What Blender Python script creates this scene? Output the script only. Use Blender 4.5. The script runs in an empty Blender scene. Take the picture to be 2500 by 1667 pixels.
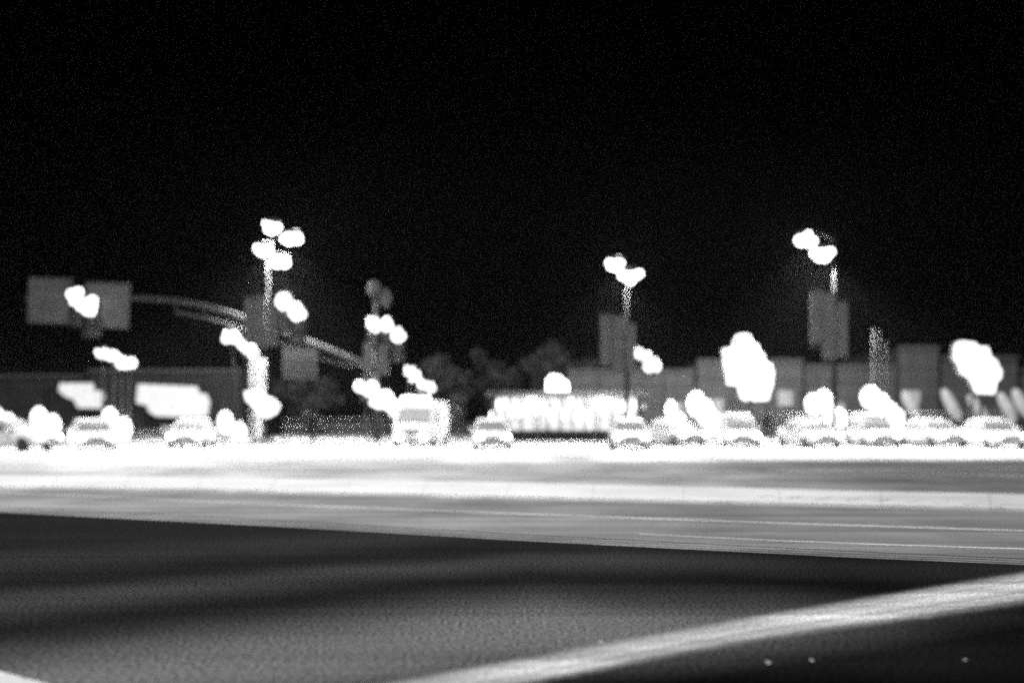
import bpy, bmesh, math, random
from mathutils import Vector, Matrix
R = math.radians
random.seed(7)
sc = bpy.context.scene
C = sc.collection

# ------------------------------------------------------------------ camera, world, moon, exposure
HC, F, HORIZON = 1.5, 2400.0, 1020.0          # eye height (m), focal length (px of 2500), horizon row
cam = bpy.data.cameras.new('camera'); cam.sensor_width = 36.0
cam.lens = 36.0 * F / 2500.0; cam.shift_y = (HORIZON - 833.5) / 2500.0
cam.clip_end = 2000.0; cam.clip_start = 0.05
camo = bpy.data.objects.new('camera', cam); C.objects.link(camo)
cam.dof.use_dof = True; cam.dof.focus_distance = 9.5; cam.dof.aperture_fstop = .35; cam.dof.aperture_blades = 5; cam.dof.aperture_rotation = R(20)
camo.location = (0, 0, HC); camo.rotation_euler = (R(90), 0, 0); sc.camera = camo

MOON_EL, MOON_AZ = R(66), R(205)              # azimuth clockwise from +Y
world = bpy.data.worlds.new('World'); sc.world = world; world.use_nodes = True
wn = world.node_tree; bg = wn.nodes['Background']
sky = wn.nodes.new('ShaderNodeTexSky'); sky.sky_type = 'NISHITA'; sky.sun_disc = False
sky.sun_elevation = MOON_EL; sky.sun_rotation = MOON_AZ
bw = wn.nodes.new('ShaderNodeRGBToBW')
wn.links.new(sky.outputs[0], bw.inputs[0]); wn.links.new(bw.outputs[0], bg.inputs[0])
bg.inputs[1].default_value = 0.00004

sun = bpy.data.lights.new('moon', 'SUN'); sun.energy = 3.4; sun.angle = R(10)
suno = bpy.data.objects.new('moon', sun); C.objects.link(suno)
md = Vector((math.sin(MOON_AZ) * math.cos(MOON_EL), math.cos(MOON_AZ) * math.cos(MOON_EL), math.sin(MOON_EL)))
suno.rotation_euler = md.to_track_quat('Z', 'Y').to_euler(); suno.location = (0, 0, 60)

sc.view_settings.view_transform = 'Standard'; sc.view_settings.look = 'None'
sc.view_settings.exposure = 0.0; sc.view_settings.gamma = 1.0
sc.cycles.use_denoising = False
sc.cycles.sample_clamp_indirect = 2.0; sc.cycles.sample_clamp_direct = 60.0
sc.cycles.max_bounces = 6; sc.cycles.volume_bounces = 0

# ------------------------------------------------------------------ helpers
def P(px, py, D):
    """point at depth D metres along the line of sight of a photograph pixel"""
    return Vector(((px - 1250.0) / F * D, D, HC + (HORIZON - py) / F * D))
def G(px, py, z=0.0):
    """point on the ground under a photograph pixel"""
    D = (HC - z) * F / (py - HORIZON)
    return Vector(((px - 1250.0) / F * D, D, z))
def SZ(px, D): return px * D / F

def mat(name, v, rough=0.8, var=0.25, scale=6.0, bump=0.15, metal=0.0, spec=0.3, fine=0.0):
    m = bpy.data.materials.new(name); m.use_nodes = True
    nt = m.node_tree; b = nt.nodes['Principled BSDF']
    tc = nt.nodes.new('ShaderNodeTexCoord')
    n = nt.nodes.new('ShaderNodeTexNoise'); n.inputs['Scale'].default_value = scale; n.inputs['Detail'].default_value = 6
    nt.links.new(tc.outputs['Object'], n.inputs['Vector'])
    r = nt.nodes.new('ShaderNodeMapRange'); r.inputs['From Min'].default_value = 0.25; r.inputs['From Max'].default_value = 0.75
    r.inputs['To Min'].default_value = v * (1 - var); r.inputs['To Max'].default_value = v * (1 + var)
    nt.links.new(n.outputs['Fac'], r.inputs['Value'])
    nt.links.new(r.outputs[0], b.inputs['Base Color'])
    b.inputs['Roughness'].default_value = rough; b.inputs['Metallic'].default_value = metal
    b.inputs['Specular IOR Level'].default_value = spec
    if bump:
        bp = nt.nodes.new('ShaderNodeBump'); bp.inputs['Strength'].default_value = bump; bp.inputs['Distance'].default_value = 0.01
        n2 = nt.nodes.new('ShaderNodeTexNoise'); n2.inputs['Scale'].default_value = scale * 8
        nt.links.new(tc.outputs['Object'], n2.inputs['Vector'])
        nt.links.new(n2.outputs['Fac'], bp.inputs['Height']); nt.links.new(bp.outputs[0], b.inputs['Normal'])
    return m

def glow(name, s, var=0.0, scale=3.0):
    m = bpy.data.materials.new(name); m.use_nodes = True
    nt = m.node_tree; b = nt.nodes['Principled BSDF']
    b.inputs['Base Color'].default_value = (.8, .8, .8, 1); b.inputs['Roughness'].default_value = .4
    b.inputs['Emission Color'].default_value = (1, 1, 1, 1); b.inputs['Emission Strength'].default_value = s
    if var:
        tc = nt.nodes.new('ShaderNodeTexCoord'); n = nt.nodes.new('ShaderNodeTexNoise')
        n.inputs['Scale'].default_value = scale; n.inputs['Detail'].default_value = 5
        nt.links.new(tc.outputs['Object'], n.inputs['Vector'])
        r = nt.nodes.new('ShaderNodeMapRange'); r.inputs['From Min'].default_value = .3; r.inputs['From Max'].default_value = .7
        r.inputs['To Min'].default_value = s * (1 - var); r.inputs['To Max'].default_value = s * (1 + var)
        nt.links.new(n.outputs['Fac'], r.inputs['Value']); nt.links.new(r.outputs[0], b.inputs['Emission Strength'])
    return m

def obj(name, bm, m, parent=None, smooth=False, loc=None):
    me = bpy.data.meshes.new(name); bm.normal_update(); bm.to_mesh(me); bm.free()
    if m: me.materials.append(m)
    if smooth: me.polygons.foreach_set('use_smooth', [True] * len(me.polygons))
    o = bpy.data.objects.new(name, me); C.objects.link(o)
    if parent: o.parent = parent
    if loc is not None: o.location = loc
    return o
def tag(o, label=None, cat=None, group=None, kind=None):
    if label: o['label'] = label
    if cat: o['category'] = cat
    if group: o['group'] = group
    if kind: o['kind'] = kind
    return o
def thing(name, label, cat, loc=(0, 0, 0), rz=0.0, group=None):
    o = bpy.data.objects.new(name, None); C.objects.link(o)
    o.location = loc; o.rotation_euler = (0, 0, rz); o.empty_display_size = .3
    return tag(o, label, cat, group)
def lamp(name, kind, power, loc, parent, radius=.1, aim=None, spot=None, blend=.6):
    l = bpy.data.lights.new(name, kind); l.energy = power; l.shadow_soft_size = radius
    if kind == 'SPOT': l.spot_size = spot; l.spot_blend = blend
    o = bpy.data.objects.new(name, l); C.objects.link(o); o.parent = parent; o.location = loc
    if aim is not None: o.rotation_euler = (-Vector(aim)).to_track_quat('Z', 'Y').to_euler()
    return o

def box(bm, x0, x1, y0, y1, z0, z1, bev=0.0):
    r = bmesh.ops.create_cube(bm, size=1.0); vs = r['verts']
    for v in vs:
        v.co = Vector(((x0 + x1) / 2 + v.co.x * (x1 - x0), (y0 + y1) / 2 + v.co.y * (y1 - y0), (z0 + z1) / 2 + v.co.z * (z1 - z0)))
    if bev:
        es = list({e for v in vs for e in v.link_edges})
        bmesh.ops.bevel(bm, geom=es, offset=bev, segments=2, affect='EDGES', clamp_overlap=True)
def bbox(*a, **k):
    bm = bmesh.new(); box(bm, *a, **k); return bm
def tube(bm, pts, rad, seg=10, cap=True):
    pts = [Vector(p) for p in pts]
    if not hasattr(rad, '__len__'): rad = [rad] * len(pts)
    rings = []; up = Vector((0, 0, 1))
    for i, p in enumerate(pts):
        t = (pts[min(i + 1, len(pts) - 1)] - pts[max(i - 1, 0)]).normalized()
        a = t.cross(up)
        if a.length < 1e-3: a = t.cross(Vector((0, 1, 0)))
        a.normalize(); b = t.cross(a)
        rings.append([bm.verts.new(p + (a * math.cos(k * 2 * math.pi / seg) + b * math.sin(k * 2 * math.pi / seg)) * rad[i]) for k in range(seg)])
    for r0, r1 in zip(rings, rings[1:]):
        for k in range(seg):
            bm.faces.new((r0[k], r0[(k + 1) % seg], r1[(k + 1) % seg], r1[k]))
    if cap:
        bm.faces.new(rings[0][::-1]); bm.faces.new(rings[-1])
def btube(*a, **k):
    bm = bmesh.new(); tube(bm, *a, **k); return bm
def ball(bm, c, rx, ry=None, rz=None, u=16, v=10):
    ry = rx if ry is None else ry; rz = rx if rz is None else rz
    r = bmesh.ops.create_uvsphere(bm, u_segments=u, v_segments=v, radius=1.0)
    for q in r['verts']: q.co = Vector((c[0] + q.co.x * rx, c[1] + q.co.y * ry, c[2] + q.co.z * rz))
def bball(*a, **k):
    bm = bmesh.new(); ball(bm, *a, **k); return bm
def lathe(bm, prof, c=(0, 0, 0), seg=14):
    rings = [[bm.verts.new((c[0] + r * math.cos(k * 2 * math.pi / seg), c[1] + r * math.sin(k * 2 * math.pi / seg), c[2] + z)) for k in range(seg)] for r, z in prof]
    for a, b in zip(rings, rings[1:]):
        for k in range(seg): bm.faces.new((a[k], a[(k + 1) % seg], b[(k + 1) % seg], b[k]))
    bm.faces.new(rings[0][::-1]); bm.faces.new(rings[-1])
def prism(bm, outline, depth, bev=0.0):
    """outline in x,z extruded from y=0 to y=depth (front at y=0)"""
    a = [bm.verts.new((x, 0, z)) for x, z in outline]; b = [bm.verts.new((x, depth, z)) for x, z in outline]
    n = len(a); f = bm.faces.new(a); g = bm.faces.new(b[::-1])
    for k in range(n): bm.faces.new((a[k], b[k], b[(k + 1) % n], a[(k + 1) % n]))
    bmesh.ops.recalc_face_normals(bm, faces=bm.faces[:])
    bmesh.ops.triangulate(bm, faces=[x for x in (f, g) if x.is_valid])
def sheet(name, pts, z, m, parent=None):
    bm = bmesh.new(); bm.faces.new([bm.verts.new((p[0], p[1], z)) for p in pts])
    bmesh.ops.recalc_face_normals(bm, faces=bm.faces[:])
    if bm.faces[:][0].normal.z < 0: bmesh.ops.reverse_faces(bm, faces=bm.faces[:])
    return obj(name, bm, m, parent)
def strip(bm, ptsA, ptsB, z):
    a = [bm.verts.new((p[0], p[1], z)) for p in ptsA]; b = [bm.verts.new((p[0], p[1], z)) for p in ptsB]
    for k in range(len(a) - 1): bm.faces.new((a[k], a[k + 1], b[k + 1], b[k]))
    bmesh.ops.recalc_face_normals(bm, faces=bm.faces[:])
    if bm.faces[:][0].normal.z < 0: bmesh.ops.reverse_faces(bm, faces=bm.faces[:])

# ------------------------------------------------------------------ materials
M = {}
M['pole'] = mat('galvanised_steel', .06, .95, .25, 4, .05, spec=.0)
M['lamp_pole'] = mat('black_painted_lamp_pole', .008, .95, .3, 4, .05, spec=.0)
M['arm'] = mat('weathered_arm_steel', .03, .95, .3, 4, .05, spec=.0)
M['darkmetal'] = mat('dark_painted_metal', .03, .9, .3, 5, .05, spec=.0)
M['housing'] = mat('signal_housing_paint', .07, .9, .3, 5, .05, spec=.0)
M['signface'] = mat('worn_sign_sheeting', .08, .6, .35, 1.6, .02)
M['signdark'] = mat('dim_sign_sheeting', .018, .6, .35, 1.6, .02)
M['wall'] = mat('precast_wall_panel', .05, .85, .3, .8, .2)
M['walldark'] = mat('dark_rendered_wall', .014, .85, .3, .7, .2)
M['trim'] = mat('painted_trim', .06, .95, .2, 3, .05, spec=.0)
M['frame'] = mat('window_frame_metal', .16, .4, .2, 4, .05)
M['leaf'] = mat('leaf', .04, .55, .5, 2.5, 0)
M['bark'] = mat('bark', .09, .9, .4, 6, .4)
M['lens_off'] = mat('unlit_lens', .03, .2, .2, 4, 0, spec=.5)
M['tyre'] = mat('tyre_rubber', .03, .8, .3, 8, .1)
M['rim'] = mat('alloy_rim', .45, .3, .1, 8, 0, metal=.7)
M['glass'] = mat('glare_car_glass', .24, .4, .25, 2, 0, spec=.3)  # pale base tone stands in for glare reflected in the glass
M['plate'] = mat('number_plate', .6, .5, .1, 6, 0)
M['kerb'] = mat('kerb_concrete', .48, .85, .25, 3, .2)
M['black_plastic'] = mat('black_plastic', .04, .5, .2, 6, .05)
M['cable'] = mat('bright_wire_rail', .4, .95, .2, 4, 0, spec=.0)
M['lamp'] = glow('lamp_lens', 6.0)
M['signal'] = glow('signal_lens_lit', 2.8)
M['globe'] = glow('opal_globe', 2.4, .2, 2.0)
M['lantern'] = glow('opal_lantern', 2.0, .2, 3.0)
M['sign'] = glow('lit_sign_face', .72, .35, 4.0)
M['bigsign'] = glow('lit_totem_face', 1.6, .1, 3.0)
M['bulbs'] = glow('string_light_bulb', 9.0)
M['window'] = glow('lit_shop_window', .4, .45, 1.6)
M['cafe'] = glow('lit_cafe_glass', .9, .5, 1.2)
M['pendant'] = glow('pendant_glass', 4.0, .3, 2.0)
M['streak_glow'] = glow('light_streak_glow', .34, .35, 1.4)
M['streak_glow'].node_tree.nodes['Principled BSDF'].inputs['Base Color'].default_value = (.12, .12, .12, 1)
M['window'].node_tree.nodes['Principled BSDF'].inputs['Base Color'].default_value = (.05, .05, .05, 1)
M['cafe'].node_tree.nodes['Principled BSDF'].inputs['Base Color'].default_value = (.1, .1, .1, 1)
M['sign'].node_tree.nodes['Principled BSDF'].inputs['Base Color'].default_value = (.2, .2, .2, 1)
M['head'] = glow('headlight_lens', 260.0)
M['tail'] = glow('tail_light_lens', .5)

def ground_material(name, v, grain=.35, patch=.3, gscale=90.0, cracks=True):
    m = bpy.data.materials.new(name); m.use_nodes = True
    nt = m.node_tree; b = nt.nodes['Principled BSDF']; L = nt.links
    geo = nt.nodes.new('ShaderNodeNewGeometry')
    def noise(scale, detail=4, stretch=None):
        n = nt.nodes.new('ShaderNodeTexNoise'); n.inputs['Scale'].default_value = scale; n.inputs['Detail'].default_value = detail
        if stretch:
            mp = nt.nodes.new('ShaderNodeMapping'); mp.inputs['Rotation'].default_value = (0, 0, stretch[0]); mp.inputs['Scale'].default_value = (stretch[1], stretch[2], 1)
            L.new(geo.outputs['Position'], mp.inputs['Vector']); L.new(mp.outputs[0], n.inputs['Vector'])
        else: L.new(geo.outputs['Position'], n.inputs['Vector'])
        return n.outputs['Fac']
    def rng(s, a, c, lo, hi):
        r = nt.nodes.new('ShaderNodeMapRange'); r.inputs['From Min'].default_value = a; r.inputs['From Max'].default_value = c
        r.inputs['To Min'].default_value = lo; r.inputs['To Max'].default_value = hi; L.new(s, r.inputs['Value']); return r.outputs[0]
    def mul(a, c):
        q = nt.nodes.new('ShaderNodeMath'); q.operation = 'MULTIPLY'; L.new(a, q.inputs[0])
        if isinstance(c, float): q.inputs[1].default_value = c
        else: L.new(c, q.inputs[1])
        return q.outputs[0]
    g = rng(noise(gscale, 3), .3, .7, 1 - grain, 1 + grain)
    p = rng(noise(.5, 5), .3, .7, 1 - patch, 1 + patch)
    s = rng(noise(1.0, 4, (R(20), .12, 2.2)), .3, .7, 1 - patch * .9, 1 + patch * .9)   # tyre-worn streaks along the lanes
    s2 = rng(noise(1.0, 3, (R(17), .05, 6.0)), .32, .68, 1 - patch, 1 + patch)
    val = mul(mul(mul(g, p), s), s2)
    base = mul(val, v) if isinstance(v, float) else mul(val, v(nt, geo, noise, rng))
    L.new(base, b.inputs['Base Color'])
    b.inputs['Roughness'].default_value = .95; b.inputs['Specular IOR Level'].default_value = .0
    bp = nt.nodes.new('ShaderNodeBump'); bp.inputs['Strength'].default_value = .35; bp.inputs['Distance'].default_value = .006
    L.new(noise(gscale * .7, 4), bp.inputs['Height']); L.new(bp.outputs[0], b.inputs['Normal'])
    return m

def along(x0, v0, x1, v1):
    """base tone along the street, painted darker where less light reaches"""
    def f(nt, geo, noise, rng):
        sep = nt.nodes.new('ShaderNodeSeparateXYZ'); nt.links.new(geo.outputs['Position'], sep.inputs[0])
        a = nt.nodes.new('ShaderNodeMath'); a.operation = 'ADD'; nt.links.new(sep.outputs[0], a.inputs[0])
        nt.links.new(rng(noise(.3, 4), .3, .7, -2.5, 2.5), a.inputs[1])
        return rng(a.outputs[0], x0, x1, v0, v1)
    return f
def light_bands(nt, geo, noise, rng):
    """albedo across the near street: headlight bands painted pale, car shadows painted dark"""
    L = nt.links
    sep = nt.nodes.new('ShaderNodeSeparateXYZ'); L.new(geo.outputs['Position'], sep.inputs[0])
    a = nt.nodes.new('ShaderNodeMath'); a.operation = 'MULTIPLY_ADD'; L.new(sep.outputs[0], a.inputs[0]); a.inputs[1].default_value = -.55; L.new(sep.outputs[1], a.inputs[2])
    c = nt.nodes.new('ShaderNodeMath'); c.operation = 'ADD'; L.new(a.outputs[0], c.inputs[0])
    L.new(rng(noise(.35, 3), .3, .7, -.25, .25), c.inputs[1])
    e = nt.nodes.new('ShaderNodeMath'); e.operation = 'ADD'; L.new(c.outputs[0], e.inputs[0]); L.new(rng(sep.outputs[0], .2, 10.2, 0.0, 7.0), e.inputs[1])   # the painted bands turn to the right
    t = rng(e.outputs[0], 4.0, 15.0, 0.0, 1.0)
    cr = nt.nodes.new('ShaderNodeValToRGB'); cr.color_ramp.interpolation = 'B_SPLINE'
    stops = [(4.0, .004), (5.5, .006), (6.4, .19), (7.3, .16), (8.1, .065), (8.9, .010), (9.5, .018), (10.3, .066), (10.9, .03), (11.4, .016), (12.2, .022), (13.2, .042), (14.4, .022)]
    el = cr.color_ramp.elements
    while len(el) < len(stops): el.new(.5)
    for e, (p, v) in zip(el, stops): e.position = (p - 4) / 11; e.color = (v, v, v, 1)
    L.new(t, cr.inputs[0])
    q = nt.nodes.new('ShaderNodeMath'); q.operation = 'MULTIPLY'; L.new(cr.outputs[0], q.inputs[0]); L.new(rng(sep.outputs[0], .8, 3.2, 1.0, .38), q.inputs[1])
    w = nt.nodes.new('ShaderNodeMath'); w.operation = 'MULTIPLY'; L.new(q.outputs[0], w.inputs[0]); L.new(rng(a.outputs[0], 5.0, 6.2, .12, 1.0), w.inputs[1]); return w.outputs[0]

M['ground'] = ground_material('dark_lot_asphalt', .05)
M['near_asphalt'] = ground_material('near_street_asphalt', light_bands, .98, .12, 36.0)
M['lane_near'] = ground_material('grey_worn_lane_lit_left', along(-6, .36, 7, .2), .3, .24, 60.0)
M['lane_mid'] = ground_material('mid_worn_lane_lit_left', along(-5, .62, 11, .14), .3, .3, 40.0)
M['lane_far'] = ground_material('pale_trail_lane', .65, .2, .18, 30.0)  # pale tone stands in for the headlight trails
M['trail_slab'] = ground_material('pale_trail_slab', along(1, .92, 12, .5), .12, .12, 40.0)
M['pavement'] = ground_material('pavement_concrete', .3, .3, .25, 20.0)
M['paint'] = ground_material('worn_white_paint', .75, .25, .18, 60.0)
M['paint_old'] = ground_material('old_scuffed_paint', .62, .35, .2, 45.0)
M['tar_pale'] = ground_material('faded_tar_joint', .30, .4, .3, 40.0)
M['tar'] = ground_material('tar_joint', .04, .3, .3, 40.0)

# ------------------------------------------------------------------ setting
def line(pts): return [G(x, y) for x, y in pts]
NEAR = [(-200, 1240), (0, 1250), (350, 1268), (700, 1286), (1250, 1318), (1700, 1341), (2100, 1361), (2500, 1378), (2700, 1387)]
TRAIL_N = [(-200, 1188), (0, 1191), (600, 1201), (1250, 1217), (1900, 1233), (2500, 1248), (2700, 1253)]
TRAIL_F = [(-200, 1163), (0, 1165), (600, 1171), (1250, 1183), (1900, 1200), (2500, 1214), (2700, 1219)]
FARL = [(-200, 1136), (0, 1136), (600, 1130), (1250, 1128), (1900, 1124), (2500, 1122), (2700, 1122)]
KERB = [(-300, 1094), (0, 1092), (500, 1087), (1000, 1084), (1500, 1085), (2000, 1086), (2500, 1088), (2800, 1089)]

g = sheet('ground', [(-320, -60), (320, -60), (320, 330), (-320, 330)], -.02, M['ground']); tag(g, kind='structure', label='dark asphalt ground stretching to the horizon')
def resample(pts, n):
    pts = [Vector(p) for p in pts]; out = []
    L = [0]
    for a, b in zip(pts, pts[1:]): L.append(L[-1] + (b - a).length)
    for i in range(n):
        s = L[-1] * i / (n - 1); k = max(j for j in range(len(L)) if L[j] <= s + 1e-6); k = min(k, len(pts) - 2)
        out.append(pts[k].lerp(pts[k + 1], (s - L[k]) / max(L[k + 1] - L[k], 1e-6)))
    return out
nr, mn, mf, fl, kb = [resample(line(x), 40) for x in (NEAR, TRAIL_N, TRAIL_F, FARL, KERB)]
def road(name, A, B, m, z, label):
    bm = bmesh.new(); strip(bm, A, B, z); o = obj(name, bm, m); tag(o, label, kind='structure'); return o
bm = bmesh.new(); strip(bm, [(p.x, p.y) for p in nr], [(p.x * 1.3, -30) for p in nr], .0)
near_road = tag(obj('near_road', bm, M['near_asphalt']), 'dark near street with painted bands of light', kind='structure')
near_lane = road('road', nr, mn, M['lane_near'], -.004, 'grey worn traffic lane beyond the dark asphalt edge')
mid_lane = road('road', mf, fl, M['lane_mid'], -.004, 'grey lane between the pale trail strip and the white far lanes')
far_lane = road('road', fl, kb, M['lane_far'], -.004, 'far lanes under the lamps, pale tone standing in for light trails')

# raised pale strip standing in for a headlight trail, piece by piece
trail_root = thing('trail_strip', None, None); del_ = None
tag(trail_root, 'low pale strip crossing the picture, standing in for a headlight trail', kind='structure')
N = 15
ra, rb = resample(line(TRAIL_N), N), resample(line(TRAIL_F), N)
for k in range(N - 1):
    bm = bmesh.new(); f = .0012
    q = [ra[k].lerp(ra[k + 1], f), ra[k + 1].lerp(ra[k], f), rb[k + 1].lerp(rb[k], f), rb[k].lerp(rb[k + 1], f)]
    lo = [bm.verts.new((v.x, v.y, -.02)) for v in q]; hi = [bm.verts.new((v.x, v.y, .06 + random.uniform(-.0015, .0015))) for v in q]
    bm.faces.new(hi); bm.faces.new(lo[::-1])
    for i in range(4): bm.faces.new((lo[i], lo[(i + 1) % 4], hi[(i + 1) % 4], hi[i]))
    bmesh.ops.recalc_face_normals(bm, faces=bm.faces[:])
    bmesh.ops.bevel(bm, geom=[e for e in bm.edges if all(v.co.z > 0 for v in e.verts)], offset=.008, segments=1, affect='EDGES')
    obj('trail_slab', bm, M['trail_slab'], trail_root)

# far pavement and its kerb stones
pav = sheet('pavement', [(p.x, p.y + .3) for p in kb] + [(75, 75), (-75, 75)], .12, M['pavement'])
tag(pav, 'raised far pavement in front of the shops', kind='structure')
ks = resample(line(KERB), 64)
for a, b in zip(ks, ks[1:]):
    d = b - a; bm = bmesh.new(); l = d.length
    box(bm, .012, l - .012, 0, .3, -.02, .128, bev=.02)
    o = obj('kerb_stone', bm, M['kerb'], pav); o.location = (a.x, a.y, 0); o.rotation_euler.z = math.atan2(d.y, d.x)

def painted(name, pts, w, z, m, parent):
    """a painted line of real width w along ground points"""
    pts = [Vector((p.x, p.y, 0)) for p in pts]; A = []; B = []
    for i, p in enumerate(pts):
        t = (pts[min(i + 1, len(pts) - 1)] - pts[max(i - 1, 0)]).normalized(); n = Vector((-t.y, t.x, 0))
        j = random.uniform(-.07, .07) * w
        A.append(p + n * (w / 2 + j)); B.append(p - n * (w / 2 - j))
    bm = bmesh.new(); strip(bm, A, B, z); return obj(name, bm, m, parent)
painted('lane_line', resample(line([(-200, 1192), (0, 1201), (600, 1228), (1250, 1253), (1900, 1276), (2500, 1295), (2700, 1301)]), 60), .13, .0, M['paint'], near_lane)
painted('lane_line', resample(line([(1560, 1303), (1900, 1319), (2200, 1330), (2500, 1339), (2700, 1345)]), 40), .08, .0, M['paint'], near_lane)
for off, w in ((4, .03), (9, .025), (15, .03)):
    painted('tar_joint', resample([G(x, y - off) for x, y in NEAR], 50), w, .0, M['tar'], near_lane)
painted('lane_line', resample(line([(1150, 1136), (1700, 1145), (2100, 1154), (2500, 1160), (2700, 1163)]), 40), .14, .0, M['paint'], mid_lane)
painted('lane_line', resample(line([(1700, 1150), (2500, 1143), (2700, 1141)]), 30), .12, .0, M['paint_old'], mid_lane)
for a in ([(300, 1141), (900, 1143), (1250, 1137)], [(400, 1152), (1000, 1150), (1500, 1152)], [(1400, 1168), (2000, 1173), (2500, 1180)]):
    painted('tar_joint', resample(line(a), 30), .12, .0, M['tar'], mid_lane)
for a in ([(250, 1109), (900, 1107), (1700, 1118)], [(700, 1121), (1400, 1116), (2500, 1120)]):
    painted('tar_joint', resample(line(a), 30), .22, .0, M['tar'], far_lane)
for k in range(9):                                    # short slanted ticks on the far right of the trail strip
    x = 1850 + k * 72; a = G(x, 1212 + k * 2.6, .07); b = G(x + 34, 1207 + k * 2.6, .07)
    tick = painted('painted_tick', [a, a.lerp(b, .5), b], .07, .0, M['paint'], trail_root); tick.location.z = .068

# the broad painted stop band crossing the foreground, and the second one at the corner of the picture
def worn_edges(name, v, soft):
    m = ground_material(name, v, .5, .25, 42.0); nt = m.node_tree; L = nt.links; b = nt.nodes['Principled BSDF']
    at = nt.nodes.new('ShaderNodeAttribute'); at.attribute_name = 'across'; at.attribute_type = 'GEOMETRY'
    geo = nt.nodes.new('ShaderNodeNewGeometry')
    n = nt.nodes.new('ShaderNodeTexNoise'); n.inputs['Scale'].default_value = 55; n.inputs['Detail'].default_value = 5; L.new(geo.outputs['Position'], n.inputs['Vector'])
    pp = nt.nodes.new('ShaderNodeMath'); pp.operation = 'PINGPONG'; pp.inputs[1].default_value = .5; L.new(at.outputs['Fac'], pp.inputs[0])
    r = nt.nodes.new('ShaderNodeMapRange'); r.inputs['From Min'].default_value = 0; r.inputs['From Max'].default_value = soft; r.interpolation_type = 'SMOOTHSTEP'; L.new(pp.outputs[0], r.inputs['Value'])
    ad = nt.nodes.new('ShaderNodeMath'); ad.operation = 'MULTIPLY_ADD'; L.new(n.outputs['Fac'], ad.inputs[0]); ad.inputs[1].default_value = .9; L.new(r.outputs[0], ad.inputs[2])
    r2 = nt.nodes.new('ShaderNodeMapRange'); r2.inputs['From Min'].default_value = .5; r2.inputs['From Max'].default_value = 1.1; L.new(ad.outputs[0], r2.inputs['Value'])
    ad2 = nt.nodes.new('ShaderNodeMath'); ad2.operation = 'MULTIPLY'; L.new(r2.outputs[0], ad2.inputs[0]); L.new(r.outputs[0], ad2.inputs[1])
    cb = nt.nodes.new('ShaderNodeTexNoise'); cb.noise_dimensions = '1D'; cb.inputs['Scale'].default_value = 1; cb.inputs['Detail'].default_value = 3
    ac = nt.nodes.new('ShaderNodeMath'); ac.operation = 'MULTIPLY'; ac.inputs[1].default_value = 9.0; L.new(at.outputs['Fac'], ac.inputs[0]); L.new(ac.outputs[0], cb.inputs['W'])
    r3 = nt.nodes.new('ShaderNodeMapRange'); r3.inputs['From Min'].default_value = .3; r3.inputs['From Max'].default_value = .6; r3.inputs['To Min'].default_value = .6; L.new(cb.outputs['Fac'], r3.inputs['Value'])
    ad3 = nt.nodes.new('ShaderNodeMath'); ad3.operation = 'MULTIPLY'; L.new(ad2.outputs[0], ad3.inputs[0]); L.new(r3.outputs[0], ad3.inputs[1])
    L.new(ad3.outputs[0], b.inputs['Alpha'])
    return m
M['band'] = worn_edges('worn_stop_band_paint', .68, .42)
def band(name, A, B, z, m, parent):
    A = resample([G(x, y) for x, y in A], 90); B = resample([G(x, y) for x, y in B], 90)
    A = [p + Vector((random.uniform(-.008, .008), random.uniform(-.012, .012), 0)) for p in A]
    B = [p + Vector((random.uniform(-.008, .008), random.uniform(-.012, .012), 0)) for p in B]
    bm = bmesh.new(); strip(bm, A, B, z); o = obj(name, bm, m, parent)
    at = o.data.attributes.new('across', 'FLOAT', 'POINT'); at.data.foreach_set('value', [0.0] * len(A) + [1.0] * len(B)); return o
band('stop_line', [(540, 1736), (930, 1656), (1250, 1598), (1516, 1550), (1875, 1486), (2500, 1383), (2700, 1352)],
     [(860, 1780), (1190, 1704), (1340, 1680), (1516, 1642), (1875, 1576), (2500, 1496), (2700, 1472)], .004, M['band'], near_road)
band('crossing_line', [(-200, 1600), (0, 1640), (110, 1668), (200, 1700)], [(-300, 1700), (-100, 1760), (0, 1790), (100, 1820)], .004, M['paint'], near_road)

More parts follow.
